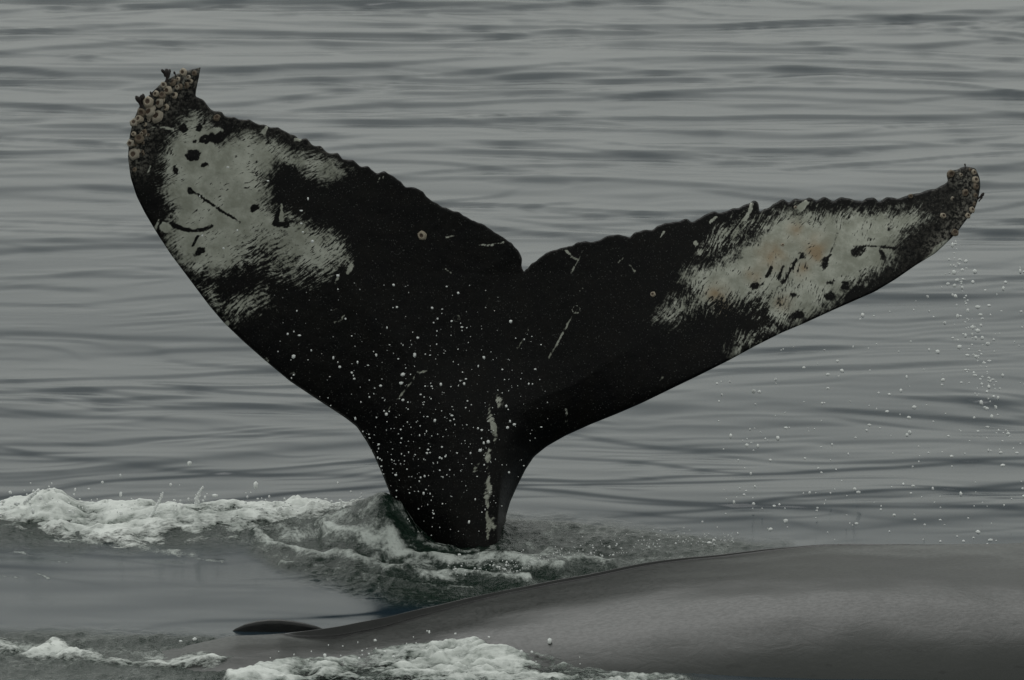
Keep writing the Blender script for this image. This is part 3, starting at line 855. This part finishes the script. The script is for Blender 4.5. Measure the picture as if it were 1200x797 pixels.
FOAM_A = [(-300, 606), (0, 606), (60, 600), (130, 606), (200, 604), (300, 606), (380, 604), (430, 614), (450, 624), (400, 630), (330, 634), (290, 640), (240, 643), (180, 640), (110, 644), (50, 638), (0, 634), (-300, 640)]
whitewater('breaking_foam', FOAM_A, -120, 470, 596, 652, 0.055, 301, 'white foam crest breaking along the wave that runs up to the raised tail', 0.10)
FOAM_B = [(262, 790), (318, 776), (345, 768), (400, 770), (440, 755), (500, 746), (545, 748), (600, 757), (645, 760), (680, 776), (730, 784), (790, 796), (810, 900), (240, 900)]
whitewater('churned_foam', FOAM_B, 190, 960, 738, 850, 0.055, 331, 'churned foam piled along the near flank of the low whale back', -0.34, raised=True)
FOAM_C = [(-60, 752), (20, 756), (60, 750), (100, 762), (140, 770), (220, 768), (270, 778), (250, 790), (150, 786), (70, 776), (0, 770), (-60, 772)]
whitewater('foam_patch', FOAM_C, -110, 330, 738, 800, 0.045, 361, 'thin foam streaks on the rough dark water off the end of the whale back', -0.06)

# ------------------------------------------------------------------ drops and spray
def ico():
    p = (1 + 5 ** 0.5) / 2
    v = np.array([(-1, p, 0), (1, p, 0), (-1, -p, 0), (1, -p, 0), (0, -1, p), (0, 1, p), (0, -1, -p), (0, 1, -p), (p, 0, -1), (p, 0, 1), (-p, 0, -1), (-p, 0, 1)], float)
    v /= np.linalg.norm(v[0])
    f = np.array([(0, 11, 5), (0, 5, 1), (0, 1, 7), (0, 7, 10), (0, 10, 11), (1, 5, 9), (5, 11, 4), (11, 10, 2), (10, 7, 6), (7, 1, 8), (3, 9, 4), (3, 4, 2), (3, 2, 6), (3, 6, 8), (3, 8, 9), (4, 9, 5), (2, 4, 11), (6, 2, 10), (8, 6, 7), (9, 8, 1)])
    return v, f
IV, IF = ico()

def drops(name, items, label, parent=None):
    V, F = [], []
    for k, (x, y, z, r) in enumerate(items):
        sc = np.array([RNG.uniform(.65, 1.4), RNG.uniform(.7, 1.3), RNG.uniform(.65, 1.6)]) * r
        V.append((IV * (1 + RNG.uniform(-.18, .18, (12, 1)))) * sc + np.array([x, y, z])); F.append(IF + 12 * k)
    o = build(name, np.concatenate(V), np.concatenate(F), M_DROP)
    tag(o, label, 'spray', kind='stuff')
    return o

def scatter_drops():
    it = []
    # drops flung up in front of the tail stock
    for _ in range(620):
        x = RNG.normal(492, 66); y = RNG.normal(512, 82)
        if RNG.random() < 0.25: x, y = RNG.uniform(320, 640), RNG.uniform(330, 610)
        if not inside(np.array([x]), np.array([y]), LEAD_L + TRAIL_L + TRAIL_R + LEAD_R)[0]: continue
        if not (330 < y < 632 and 300 < x < 660): continue
        Y = tail_depth(x, y) - RNG.uniform(0.05, 0.5)
        X, Z = at(x, y, Y)
        if Z < 0.03: continue
        it.append((X, Y, Z, 0.0014 + 0.0016 * min(RNG.exponential(1.0), 3.0)))
    for x, y, r in [(472, 439, 5), (470, 449, 4), (486, 416, 3.6), (344, 418, 4.5), (396, 323, 4), (353, 262, 2.5), (366, 283, 4.5), (267, 196, 2.5), (314, 212, 2.5), (361, 233, 2.5), (353, 247, 2.8), (234, 230, 2.2), (355, 272, 2.5), (237, 276, 2), (262, 291, 2.2), (278, 270, 2)]:
        Y = tail_depth(x, y) - 0.08
        X, Z = at(x, y, Y); it.append((X, Y, Z, r * 0.0023))
    drops('spray_on_tail', it, 'scattered water drops flying in front of the black tail stock')
    it = []
    for _ in range(330):
        x = RNG.uniform(840, 1215); y = 640 - 330 * RNG.random() ** 1.35
        if y < 455 - (x - 780) * 0.42: continue
        Y = RNG.uniform(-0.7, 0.9)
        X, Z = at(x, y, Y)
        if Z < 0.02: continue
        it.append((X, Y, Z, 0.0032 + 0.0026 * min(RNG.exponential(1.0), 2.2)))
    # string of drops falling from the tip
    for _ in range(120):
        q = RNG.random()
        x = 1118 + 62 * q ** 1.4 + RNG.normal(0, 5 + 5 * q); y = 285 + 240 * q + RNG.normal(0, 6)
        X, Z = at(x, y, 0.45 + RNG.normal(0, .08)); it.append((X, 0.45, Z, 0.0036 + 0.0026 * min(RNG.exponential(1.0), 2.2)))
    for x, y, r in [(1146, 360, 8), (1149, 369, 9), (1175, 440, 5), (970, 439, 6), (1063, 510, 6), (942, 650, 5), (1026, 627, 6)]:
        if y > 640: continue
        X, Z = at(x, y, 0.3); it.append((X, 0.3, Z, r * 0.0014))
    drops('tip_spray', it, 'fine spray falling beneath the thinner fluke with the pale patch')
    it = []
    # beads thrown off the breaking crest
    for _ in range(170):
        x = RNG.uniform(-40, 440)
        top = interp(x, [(0, 588), (60, 578), (120, 590), (250, 590), (400, 588), (440, 590)])
        y = top + RNG.normal(4, 7)
        X, Z = at(x, y, 0.15 + RNG.normal(0, .12)); it.append((X, 0.15, max(float(Z), .03), 0.003 + 0.002 * RNG.exponential(1.0)))
    for x, y, r in [(222, 543, 4), (141, 557, 3.4), (120, 565, 3.4), (200, 568, 3.2), (104, 573, 3), (88, 574, 3), (288, 589, 3.2), (252, 581, 5), (240, 583, 4), (12, 577, 3.4), (4, 588, 4), (45, 574, 4), (42, 578, 3), (57, 574, 3), (396, 566, 3)]:
        X, Z = at(x, y, 0.2); it.append((X, 0.2, Z, r * 0.0022))
    # thin jets
    for pts, r0 in [([(176, 606), (183, 594), (188, 584), (191, 578)], 3.0), ([(230, 592), (232, 582), (234, 576), (238, 571)], 3.0), ([(229, 590), (230, 580)], 2.4), ([(28, 590), (36, 582), (44, 575)], 3.5), ([(403, 600), (400, 590), (399, 586)], 3)]:
        q = resample(pts, 1.2)
        for k, (x, y) in enumerate(q):
            X, Z = at(x + RNG.normal(0, .5), y, 0.18); it.append((X, 0.18, Z, (r0 - 1.2 * k / len(q)) * 0.0027))
    drops('crest_spray', it, 'beads and thin jets of water thrown up off the breaking foam crest')
    it = []
    for _ in range(420):
        x = RNG.uniform(520, 860); base = interp(x, [(520, 676), (620, 668), (700, 652), (800, 640), (860, 640)])
        y = base + RNG.normal(-4, 8)
        X, Yw = on_sea(x, base + 4); X, Z = at(x, y, Yw)
        if Z < 0.01: continue
        it.append((X, Yw, Z, 0.0018 + 0.0011 * RNG.exponential(1.0)))
    drops('surface_spray', it, 'low haze of fine drops over the rough water between the tail and the low back')
    it = []
    for _ in range(55):
        x = RNG.uniform(300, 700); y = interp(x, [(300, 778), (345, 768), (440, 752), (540, 744), (640, 762), (700, 780)]) + RNG.normal(6, 9)
        X, Z = at(x, y, -2.6); it.append((X, -2.6 + RNG.normal(0, .1), Z, 0.0025 + 0.0016 * RNG.exponential(1.0)))
    for x, y, r in [(212, 752, 4), (228, 750, 4), (214, 757, 3), (227, 755, 3), (218, 760, 3)]:
        X, Z = at(x, y, -2.2); it.append((X, -2.2, Z, r * .002))
    drops('foam_spray', it, 'drops tossed up from the churned foam beside the low whale back')
scatter_drops()
